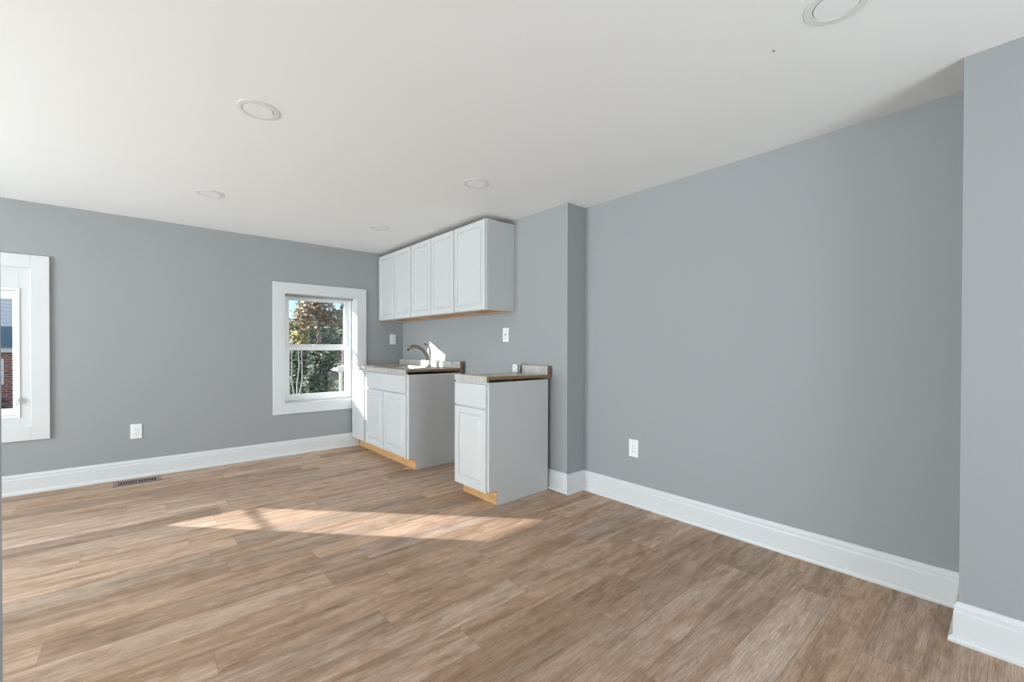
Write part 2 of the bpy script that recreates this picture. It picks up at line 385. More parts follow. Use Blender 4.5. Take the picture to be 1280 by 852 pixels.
# ------------------------------------------------------------------ windows
def casing(parent, o, w_, y0, th=0.018, name='casing'):
    """flat boards round opening o=(x0,x1,z0,z1), width w_"""
    x0, x1, z0, z1 = o; b = 0.0015
    m = MB()
    m.box(x0-w_, x0, y0-th, y0, z0-w_, z1+w_, b, 1); m.box(x1, x1+w_, y0-th, y0, z0-w_, z1+w_, b, 1)
    m.box(x0, x1, y0-th, y0, z1, z1+w_, b, 1); m.box(x0, x1, y0-th, y0, z0-w_, z0, b, 1)
    return m.build(name, M_TRIM, parent)
def ring(m, x0, x1, z0, z1, wl, wr, wb, wt, y0, y1, b=0.002):
    m.box(x0, x0+wl, y0, y1, z0, z1, b, 1); m.box(x1-wr, x1, y0, y1, z0, z1, b, 1)
    m.box(x0+wl, x1-wr, y0, y1, z0, z0+wb, b, 1); m.box(x0+wl, x1-wr, y0, y1, z1-wt, z1, b, 1)
    return m

# window 2: white vinyl double hung
w2 = thing('window_2', 'white double-hung window beside the sink cabinets', 'window', (1.555, YB, 0.535)); w2['kind'] = 'structure'
del w2['label']; del w2['category']
casing(w2, W2, 0.100, YB)
m = MB()   # jamb boards lining the opening
x0, x1, z0, z1 = W2
m.box(x0-0.001, x0+0.012, YB-0.017, YB+0.155, z0, z1); m.box(x1-0.012, x1+0.001, YB-0.017, YB+0.155, z0, z1)
m.box(x0+0.012, x1-0.012, YB-0.017, YB+0.155, z1-0.012, z1+0.001); m.box(x0+0.012, x1-0.012, YB-0.017, YB+0.155, z0-0.001, z0+0.012)
m.build('jamb', M_TRIM, w2)
m = MB(); ring(m, x0-0.03, x1+0.03, z0-0.03, z1+0.03, 0.055, 0.055, 0.055, 0.05, YB+0.155, YB+0.26)
ring(m, x0+0.02, x1-0.02, z0+0.02, z1-0.015, 0.015, 0.015, 0.012, 0.012, YB+0.145, YB+0.158)
m.build('window_frame', M_VINYL, w2)
# lower (inner) sash : glass x 1.257..1.874, z .617..1.099 ; upper (outer) sash z 1.168..1.652
gx0, gx1 = 1.262, 1.866
s1 = ring(MB(), gx0-0.050, gx1+0.052, 0.553, 1.150, 0.050, 0.052, 0.066, 0.046, YB+0.160, YB+0.195, 0.003).build('lower_sash', M_VINYL, w2)
MB().box(gx0-0.005, gx1+0.005, YB+0.176, YB+0.180, 0.614, 1.108).build('glass_pane', M_GLASS, s1)
MB().box(1.50, 1.56, YB+0.150, YB+0.175, 1.150, 1.163, 0.003).build('sash_lock', M_VINYL, s1)
s2 = ring(MB(), gx0-0.050, gx1+0.060, 1.112, 1.702, 0.054, 0.058, 0.060, 0.046, YB+0.200, YB+0.235, 0.003).build('upper_sash', M_VINYL, w2)
MB().box(gx0-0.002, gx1+0.008, YB+0.216, YB+0.220, 1.165, 1.66).build('glass_pane', M_GLASS, s2)
MB().box(x1+0.02-0.040, x1-0.004, YB+0.196, YB+0.205, 1.16, 1.69).build('jamb_liner', M_VINYL, w2)

# window 1: small casement sitting in a flat filler panel inside the casing
w1 = thing('window_1', 'w', 'window', (-1.015, YB, 0.511)); w1['kind'] = 'structure'; del w1['label']; del w1['category']
x0, x1, z0, z1 = W1
casing(w1, W1, 0.100, YB)
fx0, fx1, fz0, fz1 = -1.353, -0.679, 0.596, 1.578
ring(MB(), x0, x1, z0, z1, fx0-x0, x1-fx1, fz0-z0, z1-fz1, YB-0.004, YB+0.015, 0.001).build('filler_panel', M_TRIM, w1)
m = ring(MB(), fx0-0.004, fx1+0.004, fz0-0.004, fz1+0.004, 0.016, 0.016, 0.016, 0.016, YB-0.010, YB-0.003, 0.0015)
ring(m, fx0-0.02, fx1+0.02, fz0-0.02, fz1+0.02, 0.034, 0.034, 0.034, 0.034, YB+0.015, YB+0.10, 0.002)
m.build('window_frame', M_VINYL, w1)
gs = (-1.318, -0.714, 0.664, 1.498)
s1 = ring(MB(), fx0+0.014, fx1-0.014, fz0+0.014, fz1-0.014, gs[0]-fx0-0.014, fx1-0.014-gs[1], gs[2]-fz0-0.014, fz1-0.014-gs[3], YB+0.004, YB+0.040, 0.002).build('casement_sash', M_VINYL, w1)
MB().box(gs[0]-0.003, gs[1]+0.003, YB+0.022, YB+0.026, gs[2]-0.003, gs[3]+0.003).build('glass_pane', M_GLASS, s1)
m = MB(); m.box(-0.700, -0.676, YB-0.022, YB-0.010, 0.700, 0.745, 0.003); m.tube([(-0.688, YB-0.022, 0.735), (-0.690, YB-0.034, 0.722), (-0.694, YB-0.036, 0.695)], [0.005, 0.0045, 0.004], 8)
m.build('sash_latch', M_VINYL, w1)

# unseen windows added in the left and rear walls to let the fill in
def plain_window(name, ax, pos, o, sgn):
    u0, u1, z0, z1 = o
    root = thing(name, 'w', 'w', (pos, (u0+u1)/2, z0) if ax == 0 else ((u0+u1)/2, pos, z0)); root['kind'] = 'structure'; del root['label']; del root['category']
    def bxx(m, ua, ub, d0, d1, za, zb):
        a, b = sorted((pos+sgn*d0, pos+sgn*d1))
        if ax == 0: m.box(a, b, ua, ub, za, zb)
        else: m.box(ua, ub, a, b, za, zb)
    m = MB(); c = 0.1
    bxx(m, u0-c, u0, 0, 0.018, z0-c, z1+c); bxx(m, u1, u1+c, 0, 0.018, z0-c, z1+c); bxx(m, u0, u1, 0, 0.018, z1, z1+c); bxx(m, u0, u1, 0, 0.018, z0-c, z0)
    m.build('casing', M_TRIM, root)
    m = MB(); f = 0.04; zm = (z0+z1)/2
    for ua, ub, za, zb in ((u0, u0+f, z0, z1), (u1-f, u1, z0, z1), (u0+f, u1-f, z0, z0+f), (u0+f, u1-f, z1-f, z1), (u0+f, u1-f, zm-0.02, zm+0.02)): bxx(m, ua, ub, -0.12, -0.08, za, zb)
    m.build('window_frame', M_VINYL, root)
    m = MB(); bxx(m, u0+f, u1-f, -0.102, -0.098, z0+f, z1-f); m.build('glass_pane', M_GLASS, root)
plain_window('fill_window_3', 0, XL, LW[0], 1); plain_window('fill_window_4', 0, XL, LW[1], 1); plain_window('fill_window_5', 1, YR, RW[0], 1)

# ------------------------------------------------------------------ cabinet fronts (facing -X)
def rings_mesh(levels):
    """levels: list of (y0,y1,z0,z1,x) rectangles, bridged in order; last one filled, first one closed at the back"""
    m = MB(); R = []
    for (y0, y1, z0, z1, x) in levels: R.append([m.bm.verts.new(c) for c in ((x, y0, z0), (x, y1, z0), (x, y1, z1), (x, y0, z1))])
    for a, b in zip(R, R[1:]):
        for k in range(4): m.bm.faces.new((a[k], a[(k+1) % 4], b[(k+1) % 4], b[k]))
    m.bm.faces.new(R[-1]); m.bm.faces.new(R[0]); bmesh.ops.recalc_face_normals(m.bm, faces=m.bm.faces)
    return m
def door_mb(y0, y1, z0, z1, xf, th=0.019, style='raised', fr=0.055):
    """xf = front plane x, thickness goes to +x"""
    def R(i, x): return (y0+i, y1-i, z0+i, z1-i, x)
    L = [R(0, xf+th), R(0, xf+0.006), R(0.0015, xf+0.002), R(0.006, xf)]
    if style == 'raised':
        L += [R(fr, xf), R(fr+0.003, xf+0.006), R(fr+0.007, xf+0.0115), R(fr+0.012, xf+0.0115), R(fr+0.034, xf+0.0015), R(fr+0.037, xf+0.0005)]
    elif style == 'soft':
        L += [R(fr, xf), R(fr+0.002, xf+0.004), R(fr+0.007, xf+0.0105), R(fr+0.014, xf+0.0105), R(fr+0.017, xf+0.006), R(fr+0.027, xf+0.0045), R(fr+0.031, xf+0.0065)]
    return rings_mesh(L)

def base_cabinet(label, y0, y1, doors, drawers, xf=1.871, xb=2.490, ztop=0.886, notch=True, group=None):
    r = thing('base_cabinet', label, 'cabinet', ((xf+xb)/2, (y0+y1)/2, 0), group)
    xc = xf+0.021; xt = 1.966; zt = 0.103
    xs = xc+0.0195; m = MB(); prof = [(xt, 0.0), (xb, 0.0), (xb, ztop), (xs, ztop), (xs, zt), (xt, zt)]
    m.prism(prof, 1, y0, y0+0.014); m.build('side_panel', M_SIDE, r)
    m = MB(); m.prism(prof, 1, y1-0.014, y1); m.build('side_panel', M_SIDE, r)
    MB().box(xb-0.008, xb-0.002, y0+0.0145, y1-0.0145, 0.001, ztop-0.001).build('back_panel', M_RAW, r)
    MB().box(xs+0.001, xb-0.0085, y0+0.0145, y1-0.0145, zt+0.002, zt+0.016).build('bottom_panel', M_RAW, r)
    m = MB(); m.box(xc-0.001, xc+0.019, y0-0.0004, y0+0.036, zt+0.002, ztop, 0.0008, 1); m.box(xc-0.001, xc+0.019, y1-0.036, y1, zt+0.002, ztop, 0.0008, 1)
    m.box(xc-0.001, xc+0.019, y0+0.036, y1-0.036, ztop-0.036, ztop); m.box(xc-0.001, xc+0.019, y0+0.036, y1-0.036, zt+0.002, zt+0.038)
    m.box(xc-0.001, xc+0.019, y0+0.036, y1-0.036, 0.685, 0.721)
    m.build('face_frame', M_CAB, r)
    m = MB(); m.box(xt-0.004, xt+0.012, y0+0.0005, y1-0.0005, 0.0005, zt+0.001); m.box(xc, xt, y0+0.002, y1-0.002, zt-0.006, zt+0.0015)
    m.build('toe_kick', M_RAW, r)
    for (a, b, za, zb) in doors: door_mb(a, b, za, zb, xf, style='raised', fr=0.048).build('door', M_CAB, r)
    for (a, b, za, zb) in drawers: door_mb(a, b, za, zb, xf, style='flat').build('drawer_front', M_CAB, r)
    return r
base_cabinet('narrow white base cabinet standing alone, nearest the camera', 2.433, 2.850, [(2.449, 2.841, 0.098, 0.692)], [(2.449, 2.841, 0.702, 0.872)])
base_cabinet('wide two-door white base cabinet under the sink', 3.632, 4.604, [(3.662, 4.128, 0.118, 0.700), (4.138, 4.588, 0.118, 0.700)], [(3.668, 4.592, 0.712, 0.878)], xb=2.470)
base_cabinet('slim white base cabinet in the corner between window and sink cabinet', 4.607, 4.972, [(4.630, 4.962, 0.112, 0.700)], [(4.630, 4.962, 0.712, 0.878)], xb=2.470)

# countertops
def bevel_plain(o, wd=0.002):
    md = o.modifiers.new('bevel', 'BEVEL'); md.width = wd; md.segments = 2; md.limit_method = 'ANGLE'
ct = thing('countertop', 'short marble-look countertop with raw brown cut end on the lone narrow cabinet', 'countertop', (2.18, 2.63, 0.886))
YN0, YN1 = 2.424, 2.832
def zt_(x): return 0.932 - (x-1.866)*0.012
m = MB(); m.prism([(1.869, zt_(1.869)), (1.866, zt_(1.866)-0.004), (1.866, 0.8915), (1.869, 0.8885), (1.884, 0.8885), (1.884, 0.909), (2.489, 0.902), (2.489, zt_(2.489))], 1, YN0, YN1)
m.build('worktop', M_MARBLE, ct)
m = MB(); m.prism([(1.869, zt_(1.869)-0.0015), (1.868, 0.8895), (1.884, 0.8890), (1.886, 0.9085), (2.486, 0.9025), (2.486, zt_(2.486)-0.0015)], 1, YN0-0.0015, YN0+0.0015); m.build('cut_edge', M_CORE, ct)
m = MB(); m.box(2.4715, 2.4915, YN0+0.001, 2.800, 0.918, 0.992, 0.003); m.build('backsplash', M_MARBLE, ct)
m = MB(); m.box(2.474, 2.508, YN0-0.0025, YN0+0.012, 0.897, 0.9905, 0.001, 1); m.build('backsplash_end', M_CORE, ct)

cs = thing('countertop', 'long sunlit marble-look countertop around the sink', 'countertop', (2.18, 4.2, 0.886))
SX0, SX1, SY0, SY1 = 1.945, 2.335, 3.80, 4.50
za, zb = 0.889, 0.932
m = MB()
m.box(1.861, SX0, 3.630, 4.60, za+0.020, zb); m.box(SX1, 2.458, 3.630, 4.60, za+0.020, zb)
m.box(SX0, SX1, 3.630, SY0, za+0.020, zb); m.box(SX0, SX1, SY1, 4.60, za+0.020, zb)
m.box(1.861, 1.879, 3.630, 4.60, za, za+0.020)
m.prism([(1.861, 4.60), (2.458, 4.60), (2.458, 4.976), (2.060, 4.976), (1.885, 4.83)], 2, za+0.010, zb)
m.build('worktop', M_MARBLE, cs)
m = MB(); m.box(1.863, 1.880, 3.6280, 3.6305, za+0.001, zb-0.0015); m.box(1.880, 2.456, 3.6280, 3.6305, za+0.021, zb-0.0015); m.build('cut_edge', M_CORE, cs)
m = MB(); m.box(2.4565, 2.4745, 3.632, 4.976, 0.918, 0.997, 0.003); m.build('backsplash', M_MARBLE, cs)
m = MB(); m.box(2.459, 2.489, 3.6270, 3.640, 0.890, 0.9955, 0.001, 1); m.build('backsplash_end', M_CORE, cs)

# sink
sk = thing('kitchen_sink', 'stainless drop-in sink set in the long countertop', 'sink', ((SX0+SX1)/2, (SY0+SY1)/2, 0.932))
m = MB()
LV = [(-0.022, 0.9322), (-0.022, 0.9350), (-0.016, 0.9372), (-0.004, 0.9372), (0.004, 0.9345), (0.012, 0.92), (0.022, 0.79), (0.045, 0.765), (0.12, 0.760)]
def rr(x0, x1, y0, y1, z, rad, n=6):
    P = []
    for cx, cy, a0 in ((x1-rad, y1-rad, 0), (x0+rad, y1-rad, 90), (x0+rad, y0+rad, 180), (x1-rad, y0+rad, 270)):
        for k in range(n+1):
            a = math.radians(a0+90*k/n); P.append((cx+rad*math.cos(a), cy+rad*math.sin(a), z))
    return P
R = []
for i, z in LV:
    R.append([m.bm.verts.new(c) for c in rr(SX0+i, SX1-i+(0.0 if i > 0 else 0.085), SY0+i, SY1-i, z, 0.035)])
for a, b in zip(R, R[1:]):
    for k in range(len(a)): m.bm.faces.new((a[k], a[(k+1) % len(a)], b[(k+1) % len(a)], b[k]))
m.bm.faces.new(R[-1]); bmesh.ops.recalc_face_normals(m.bm, faces=m.bm.faces)
bowl = m.build('basin', M_STEEL, sk, smooth=True)
md = bowl.modifiers.new('solid', 'SOLIDIFY'); md.thickness = 0.0012; md.offset = 1
MB().cyl((2.14, 4.15, 0.7605), (2.14, 4.15, 0.7625), 0.045, n=32).build('drain', M_NICKEL, sk)

# faucet
FX, FY, FZ = 2.388, 4.13, 0.9385
fc = thing('kitchen_faucet', 'brushed nickel arched pull-down faucet behind the sink', 'faucet', (FX, FY, FZ))
MB().cyl((FX, FY, FZ), (FX, FY, FZ+0.008), 0.032, 0.029, 32).build('base_ring', M_NICKEL, fc, smooth=True)
m = MB(); m.tube([(FX, FY, FZ+0.007), (FX, FY, FZ+0.03), (FX+0.002, FY, FZ+0.08), (FX+0.003, FY, FZ+0.13), (FX+0.003, FY, FZ+0.165), (FX-0.001, FY, FZ+0.185)], [0.025, 0.023, 0.0225, 0.0225, 0.021, 0.016], 24)
m.build('faucet_body', M_NICKEL, fc, smooth=True)
pts = []; rad = []
B = [Vector((FX-0.002, FY, FZ+0.07)), Vector((FX-0.055, FY, FZ+0.20)), Vector((FX-0.15, FY, FZ+0.245)), Vector((FX-0.245, FY, FZ+0.175))]
for k in range(17):
    t = k/16; pts.append(B[0]*(1-t)**3+B[1]*3*t*(1-t)**2+B[2]*3*t*t*(1-t)+B[3]*t**3); rad.append(0.0215-0.004*math.sin(math.pi*min(1, t*1.4))+0.003*max(0, t-0.6)/0.4)
MB().tube(pts[:13], rad[:13], 20).build('spout', M_NICKEL, fc, smooth=True)
hd = MB().tube(pts[12:], [r+0.0015 for r in rad[12:]], 20).build('spray_head', M_NICKEL, fc, smooth=True)
d = (pts[-1]-pts[-2]).normalized(); MB().cyl(pts[-1]-d*0.001, pts[-1]+d*0.004, 0.013, n=20).build('spray_nozzle', M_DARK, hd)
m = MB(); m.tube([(FX+0.001, FY, FZ+0.170), (FX-0.001, FY, FZ+0.195), (FX-0.012, FY, FZ+0.216), (FX-0.032, FY, FZ+0.232), (FX-0.056, FY, FZ+0.239), (FX-0.064, FY, FZ+0.238)], [0.019, 0.016, 0.012, 0.009, 0.0075, 0.006], 16)
m.build('handle', M_NICKEL, fc, smooth=True)

# ------------------------------------------------------------------ wall cabinets
def wall_cabinet(label, y0, y1, doors):
    xf = 2.198; xb = XK-0.001; z0 = 1.455; z1 = 2.219
    r = thing('wall_cabinet', label, 'cabinet', ((xf+xb)/2, (y0+y1)/2, z0), 'wall cabinets under the ceiling')
    xc = xf+0.020
    for ya in (y0, y1-0.012): MB().box(xc+0.0185, xb, ya, ya+0.012, z0, z1, 0.0006, 1).build('side_panel', M_SIDE, r)
    MB().box(xc+0.0185, xb-0.0145, y0+0.0125, y1-0.0125, z0+0.012, z0+0.022).build('bottom_panel', M_RAW, r)
    MB().box(xb-0.014, xb-0.001, y0+0.0125, y1-0.0125, z0+0.001, z0+0.030).build('hanging_rail', M_RAW, r)
    MB().box(xc+0.0185, xb-0.001, y0+0.0125, y1-0.0125, z1-0.014, z1-0.002).build('top_panel', M_CORE, r)  # dark core material stands in for deep shade in the gap under the ceiling
    m = MB(); m.box(xc-0.001, xc+0.018, y0, y0+0.036, z0+0.001, z1); m.box(xc-0.001, xc+0.018, y1-0.036, y1, z0+0.001, z1)
    m.box(xc-0.001, xc+0.018, y0+0.036, y1-0.036, z0+0.001, z0+0.038); m.box(xc-0.001, xc+0.018, y0+0.036, y1-0.036, z1-0.038, z1); m.build('face_frame', M_CAB, r)
    MB().box(xc+0.0005, xc+0.0185, y0+0.003, y1-0.003, z0-0.0005, z0+0.0012).build('bottom_edge', M_RAW, r)
    for a, b in doors: door_mb(a, b, z0+0.003, z1-0.004, xf, style='soft', fr=0.048).build('door', M_CAB, r)
    return r
wall_cabinet('single-door white wall cabinet with its grey side showing, first of the row', 2.885, 3.357, [(2.892, 3.352)])
wall_cabinet('two-door white wall cabinet in the middle of the row', 3.359, 4.176, [(3.366, 3.758), (3.766, 4.170)])
wall_cabinet('two-door white wall cabinet in the corner above the window side', 4.178, 4.985, [(4.184, 4.574), (4.582, 4.978)])

# ------------------------------------------------------------------ wall plates
def plate(name, label, cat, origin, right, kind):
    """built in local frame: u to the viewer's right, v up, n out of the wall"""
    o = Vector(origin); u = Vector(right); nrm = u.cross(Vector((0, 0, 1)))
    root = thing(name, label, cat, o)
    def loc(m):
        # map x->u, y->-n, z->z
        mt = Matrix(((u.x, -nrm.x, 0, o.x), (u.y, -nrm.y, 0, o.y), (0, 0, 1, o.z), (0, 0, 0, 1)))
        bmesh.ops.transform(m.bm, matrix=mt, verts=m.bm.verts); bmesh.ops.recalc_face_normals(m.bm, faces=m.bm.faces); return m
    W_, H_ = 0.039, 0.063
    loc(MB().box(-W_, W_, -0.006, 0.0, -H_, H_, 0.003)).build('wall_plate', M_PLATE, root)
    if kind == 'decor' or kind == 'gfci':
        f = loc(MB().box(-0.0165, 0.0165, -0.0085, -0.004, -0.033, 0.033, 0.0012)).build('receptacle', M_PLATE, root)
        zs = (0.019, -0.019)
    elif kind == 'duplex':
        m = MB()
        for z in (0.0195, -0.0195): m.cyl((0, -0.009, z), (0, -0.004, z), 0.0168, n=28)
        f = loc(m).build('receptacle', M_PLATE, root); zs = (0.0195, -0.0195)
    else: zs = ()
    for z in zs:
        m = MB(); yy = -0.0095
        m.box(-0.0075, -0.0052, yy, yy+0.002, z-0.003, z+0.006); m.box(0.0052, 0.0070, yy, yy+0.002, z-0.002, z+0.005); m.cyl((0, yy, z-0.0085), (0, yy+0.002, z-0.0085), 0.0026, n=12)
        loc(m).build('socket_slots', M_DARK, root)
    if kind == 'jack':
        loc(MB().cyl((0, -0.010, 0.004), (0, -0.005, 0.004), 0.012, 0.013, 24)).build('jack_collar', M_PLATE, root)
        loc(MB().cyl((0, -0.0108, 0.004), (0, -0.008, 0.004), 0.0078, n=20)).build('jack_hole', M_DARK, root)
        loc(MB().cyl((0, -0.0075, -0.025), (0, -0.005, -0.025), 0.005, n=14)).build('screw', M_SCREW, root)
    else:
        for z in (0.050, -0.050) if kind != 'duplex' else (0.052, 0.0):
            loc(MB().cyl((0, -0.0072 if z else -0.0085, z), (0, -0.004, z), 0.0032, n=12)).build('screw', M_SCREW, root)
    return root
plate('wall_outlet', 'white wall outlet low on the back wall above the floor vent', 'outlet', (-0.002, YB, 0.402), (1, 0, 0), 'gfci')
plate('wall_outlet', 'small white outlet on the back wall between window and wall cabinets', 'outlet', (2.388, YB, 1.237), (1, 0, 0), 'decor')
plate('wall_outlet', 'white duplex outlet low on the long right wall', 'outlet', (XR, 1.796, 0.410), (0, -1, 0), 'duplex')
plate('wall_jack', 'white plate with one round black hole below the wall cabinets', 'outlet', (XK, 2.998, 1.253), (0, -1, 0), 'jack')

# loose receptacle standing on the short countertop
lr = thing('loose_receptacle', 'uninstalled electrical receptacle standing on the short countertop by its backsplash', 'outlet', (2.43, 2.745, 0.926))
MB().box(2.418, 2.452, 2.722, 2.770, 0.930, 0.998, 0.003).build('receptacle_body', mat('grey_plastic', (0.50, 0.50, 0.51), 0.4, var=0.03), lr)
m = MB(); m.box(2.405, 2.419, 2.7215, 2.7705, 0.931, 0.9975, 0.003); m.build('receptacle_face', M_PLATE, lr)
for z in (0.948, 0.981):
    m = MB(); m.box(2.4035, 2.406, 2.737, 2.740, z-0.005, z+0.006); m.box(2.4035, 2.406, 2.752, 2.755, z-0.005, z+0.006); m.cyl((2.4035, 2.746, z-0.009), (2.406, 2.746, z-0.009), 0.003, n=12)
    m.build('socket_slots', M_DARK, lr)
m = MB(); m.box(2.4535, 2.456, 2.735, 2.757, 0.9265, 1.009, 0.0006, 1); m.build('mounting_strap', M_SCREW, lr)
for z in (0.948, 0.981):
    m = MB(); m.cyl((2.435, 2.720, z), (2.435, 2.7225, z), 0.004, n=12); m.build('terminal_screw', M_BRONZE, lr)

# ------------------------------------------------------------------ floor register
fv = thing('floor_vent', 'brown louvred floor register at the back wall baseboard', 'vent', (0.012, 4.82, 0.0))
VX0, VX1, VY0, VY1 = -0.146, 0.158, 4.745, 4.905
m = ring(MB(), 0, 1, 0, 1, .1, .1, .1, .1, 0, 1, 0); m.bm.clear()
b = 0.030
m.box(VX0, VX0+b, VY0, VY1, 0.0, 0.005, 0.0015, 1); m.box(VX1-b, VX1, VY0, VY1, 0.0, 0.005, 0.0015, 1)
m.box(VX0+b, VX1-b, VY0, VY0+b, 0.0, 0.005, 0.0015, 1); m.box(VX0+b, VX1-b, VY1-b, VY1, 0.0, 0.005, 0.0015, 1); m.box(0.001, 0.011, VY0+b, VY1-b, 0.0, 0.0045)
m.build('register_frame', M_BRONZE, fv)
MB().box(VX0+b, VX1-b, VY0+b, VY1-b, 0.0002, 0.001).build('duct_opening', M_DARK, fv)
m = MB(); k = VX0+b+0.008
while k < VX1-b-0.006:
    m.box(k, k+0.0045, VY0+b, VY1-b, 0.001, 0.0035); k += 0.0165
m.build('louvres', M_BRONZE, fv)

# ------------------------------------------------------------------ recessed lights
def lathe(prof, n=48):
    m = MB(); R = []
    for r, z in prof: R.append([m.bm.verts.new((r*math.cos(2*math.pi*k/n), r*math.sin(2*math.pi*k/n), z)) for k in range(n)])
    for a, b in zip(R, R[1:]):
        for k in range(n): m.bm.faces.new((a[k], a[(k+1) % n], b[(k+1) % n], b[k]))
    m.bm.faces.new(R[0]); m.bm.faces.new(R[-1]); bmesh.ops.recalc_face_normals(m.bm, faces=m.bm.faces); return m
LIGHTS = [((0.44, 2.352), 'larger-looking round ceiling light nearest above the left half of the room'),
          ((0.412, 3.862), 'small round ceiling light near the back wall, farthest left'),
          ((1.762, 2.411), 'round ceiling light in front of the wall cabinets'),
          ((1.732, 3.895), 'round ceiling light beside the far end of the wall cabinets'),
          ((1.735, 0.385), 'round ceiling light cut off by the top edge of the photo')]
ring_me = lens_me = None
for (lx, ly), lab in LIGHTS:
    t = thing('ceiling_light', lab, 'ceiling light', (lx, ly, ZC), 'recessed ceiling lights')
    if ring_me is None:
        o1 = lathe([(0.087, 0.0), (0.087, -0.0012), (0.0895, -0.0012), (0.0892, -0.0028), (0.070, -0.0036), (0.0668, -0.0036), (0.0655, -0.001), (0.0655, 0.0)]).build('trim_ring', M_LTRIM, None)
        o2 = lathe([(0.0632, -0.0004), (0.0632, -0.0032), (0.02, -0.0032)]).build('lens', M_LENS, None)
        ring_me, lens_me = o1.data, o2.data; o1.parent = t; o2.parent = t
    else:
        for nm, me in (('trim_ring', ring_me), ('lens', lens_me)):
            o = bpy.data.objects.new(nm, me); COL.objects.link(o); o.parent = t

# little things: ceiling nail, splinters
o = MB().cyl((0, 0, -0.0035), (0, 0, 0.0), 0.003, 0.0025, 10).build('nail_head', M_DARK); o.location = (1.822, 0.599, ZC)
finish(o, label='tiny dark nail head in the ceiling near the cut-off ceiling light', cat='nail')
m = MB(); m.prism([(1.890, 4.50), (1.915, 4.535), (1.972, 4.565), (1.935, 4.525)], 2, 0.0, 0.006)
finish(m.build('wood_splinter', M_RAW), label='thin dark wood splinter on the floor before the corner cabinet end', cat='splinter')
m = MB(); m.prism([(1.885, 3.745), (1.905, 3.735), (1.955, 3.668), (1.952, 3.715)], 2, 0.0, 0.005)
finish(m.build('wood_splinter', M_RAW), label='raw wood splinter at the right end of the sink cabinet toe kick', cat='splinter')

# ------------------------------------------------------------------ outside
GZ = -1.2
struct(MB().box(-30, 60, YB+0.45, 90, GZ-0.2, GZ).build('ground', M_LAWN))

def crown(center, rad, n, size, material, parent, name='foliage'):
    m = MB(); c = Vector(center); rad = Vector(rad)
    lobes = [(Vector([random.gauss(0, 0.42) for _ in range(3)]), random.uniform(0.35, 0.6)) for _ in range(14)]
    for _ in range(n):
        lc, lr_ = random.choice(lobes)
        d = Vector([random.gauss(0, 1) for _ in range(3)]).normalized()*lr_*random.uniform(0.6, 1.0)+lc
        if d.length > 1.15: d = d.normalized()*random.uniform(0.9, 1.1)
        p = c + Vector((d.x*rad.x, d.y*rad.y, d.z*rad.z)); s = size*random.uniform(0.6, 1.3)
        q = Vector([random.gauss(0, 1) for _ in range(3)]).to_track_quat('Z', 'Y')
        vs = [m.bm.verts.new(p+q @ Vector(v)*s) for v in ((-0.5, 0, 0), (0, -0.28, 0.05), (0.5, 0, 0), (0, 0.28, 0.05))]
        m.bm.faces.new(vs)
    return m.build(name, material, parent)
def trunk_mb(base, top, r0, nb, spread, seed, dens=1):
    rnd = random.Random(seed); m = MB(); base = Vector(base); top = Vector(top); n = 8; P = []
    for k in range(n+1):
        t = k/n; P.append(base.lerp(top, t)+Vector((rnd.uniform(-1, 1), rnd.uniform(-1, 1), 0))*0.04*(top-base).length*math.sin(math.pi*t)*0.5)
    m.tube(P, [r0*(1-0.75*k/n) for k in range(n+1)], 10)
    for i in range(nb):
        t = rnd.uniform(0.35, 0.97); p = base.lerp(top, t); a = rnd.uniform(0, 2*math.pi); L = spread*rnd.uniform(0.5, 1)*(1.2-t*0.6)
        e = p+Vector((math.cos(a)*L, math.sin(a)*L, L*rnd.uniform(0.35, 0.9))); mid = p.lerp(e, 0.5)+Vector((0, 0, -0.06*L))
        r = r0*0.38*(1.15-t); m.tube([p, mid, e], [r, r*0.7, r*0.25], 6)
    return m
def tree(name, label, base, h, r0, cc, cr, n, size, lm, bark=M_BARK, nb=14, seed=1, group=None):
    b = Vector(base); t = thing(name, label, 'tree', b, group)
    trunk_mb(b-Vector((0, 0, 0.05)), b+Vector((0, 0, h)), r0, nb, cr[0]*0.9, seed).build('trunk', bark, t, smooth=True)
    if n: crown(cc, cr, n, size, lm, t)
    return t
def dpt(ratio, y): return ratio*y
tree('autumn_tree', 'orange-brown autumn tree filling the middle of the double-hung window', (dpt(0.300, 14), 14, GZ), 4.0, 0.10, (dpt(0.298, 14), 14, 2.20), (0.70, 0.7, 0.75), 2200, 0.13, L_AUT, nb=26, seed=3)
tree('yellow_tree', 'yellow-leaved small tree at the left side of the double-hung window', (dpt(0.240, 12), 12, GZ), 3.1, 0.07, (dpt(0.243, 12), 12, 1.50), (0.42, 0.5, 0.62), 1500, 0.10, L_YEL, nb=14, seed=4)
tree('leafy_tree', 'pale grey-green tree behind the autumn tree', (5.35, 18, GZ), 3.2, 0.09, (5.35, 18, 1.15), (1.25, 0.9, 0.9), 5200, 0.14, L_GRN, nb=18, seed=5)
tree('evergreen_bush', 'dark green evergreen seen through the lower sash', (dpt(0.306, 9.0), 9.0, GZ), 2.0, 0.07, (dpt(0.306, 9.0), 9.0, 0.50), (0.30, 0.30, 0.60), 2600, 0.09, L_DRK, nb=8, seed=6)
tree('evergreen_bush', 'low dark green bush in the lower left of the double-hung window', (dpt(0.250, 11), 11, GZ), 1.9, 0.06, (dpt(0.258, 11), 11, 0.50), (0.38, 0.4, 0.62), 2600, 0.09, L_DRK, nb=8, seed=8)
tree('leafy_bush', 'grey-green bush at the bottom of the double-hung window', (dpt(0.306, 12.1), 12.1, GZ), 1.5, 0.05, (dpt(0.306, 12.1), 12.1, 0.10), (0.50, 0.42, 0.80), 3000, 0.09, L_GRN, nb=8, seed=9)
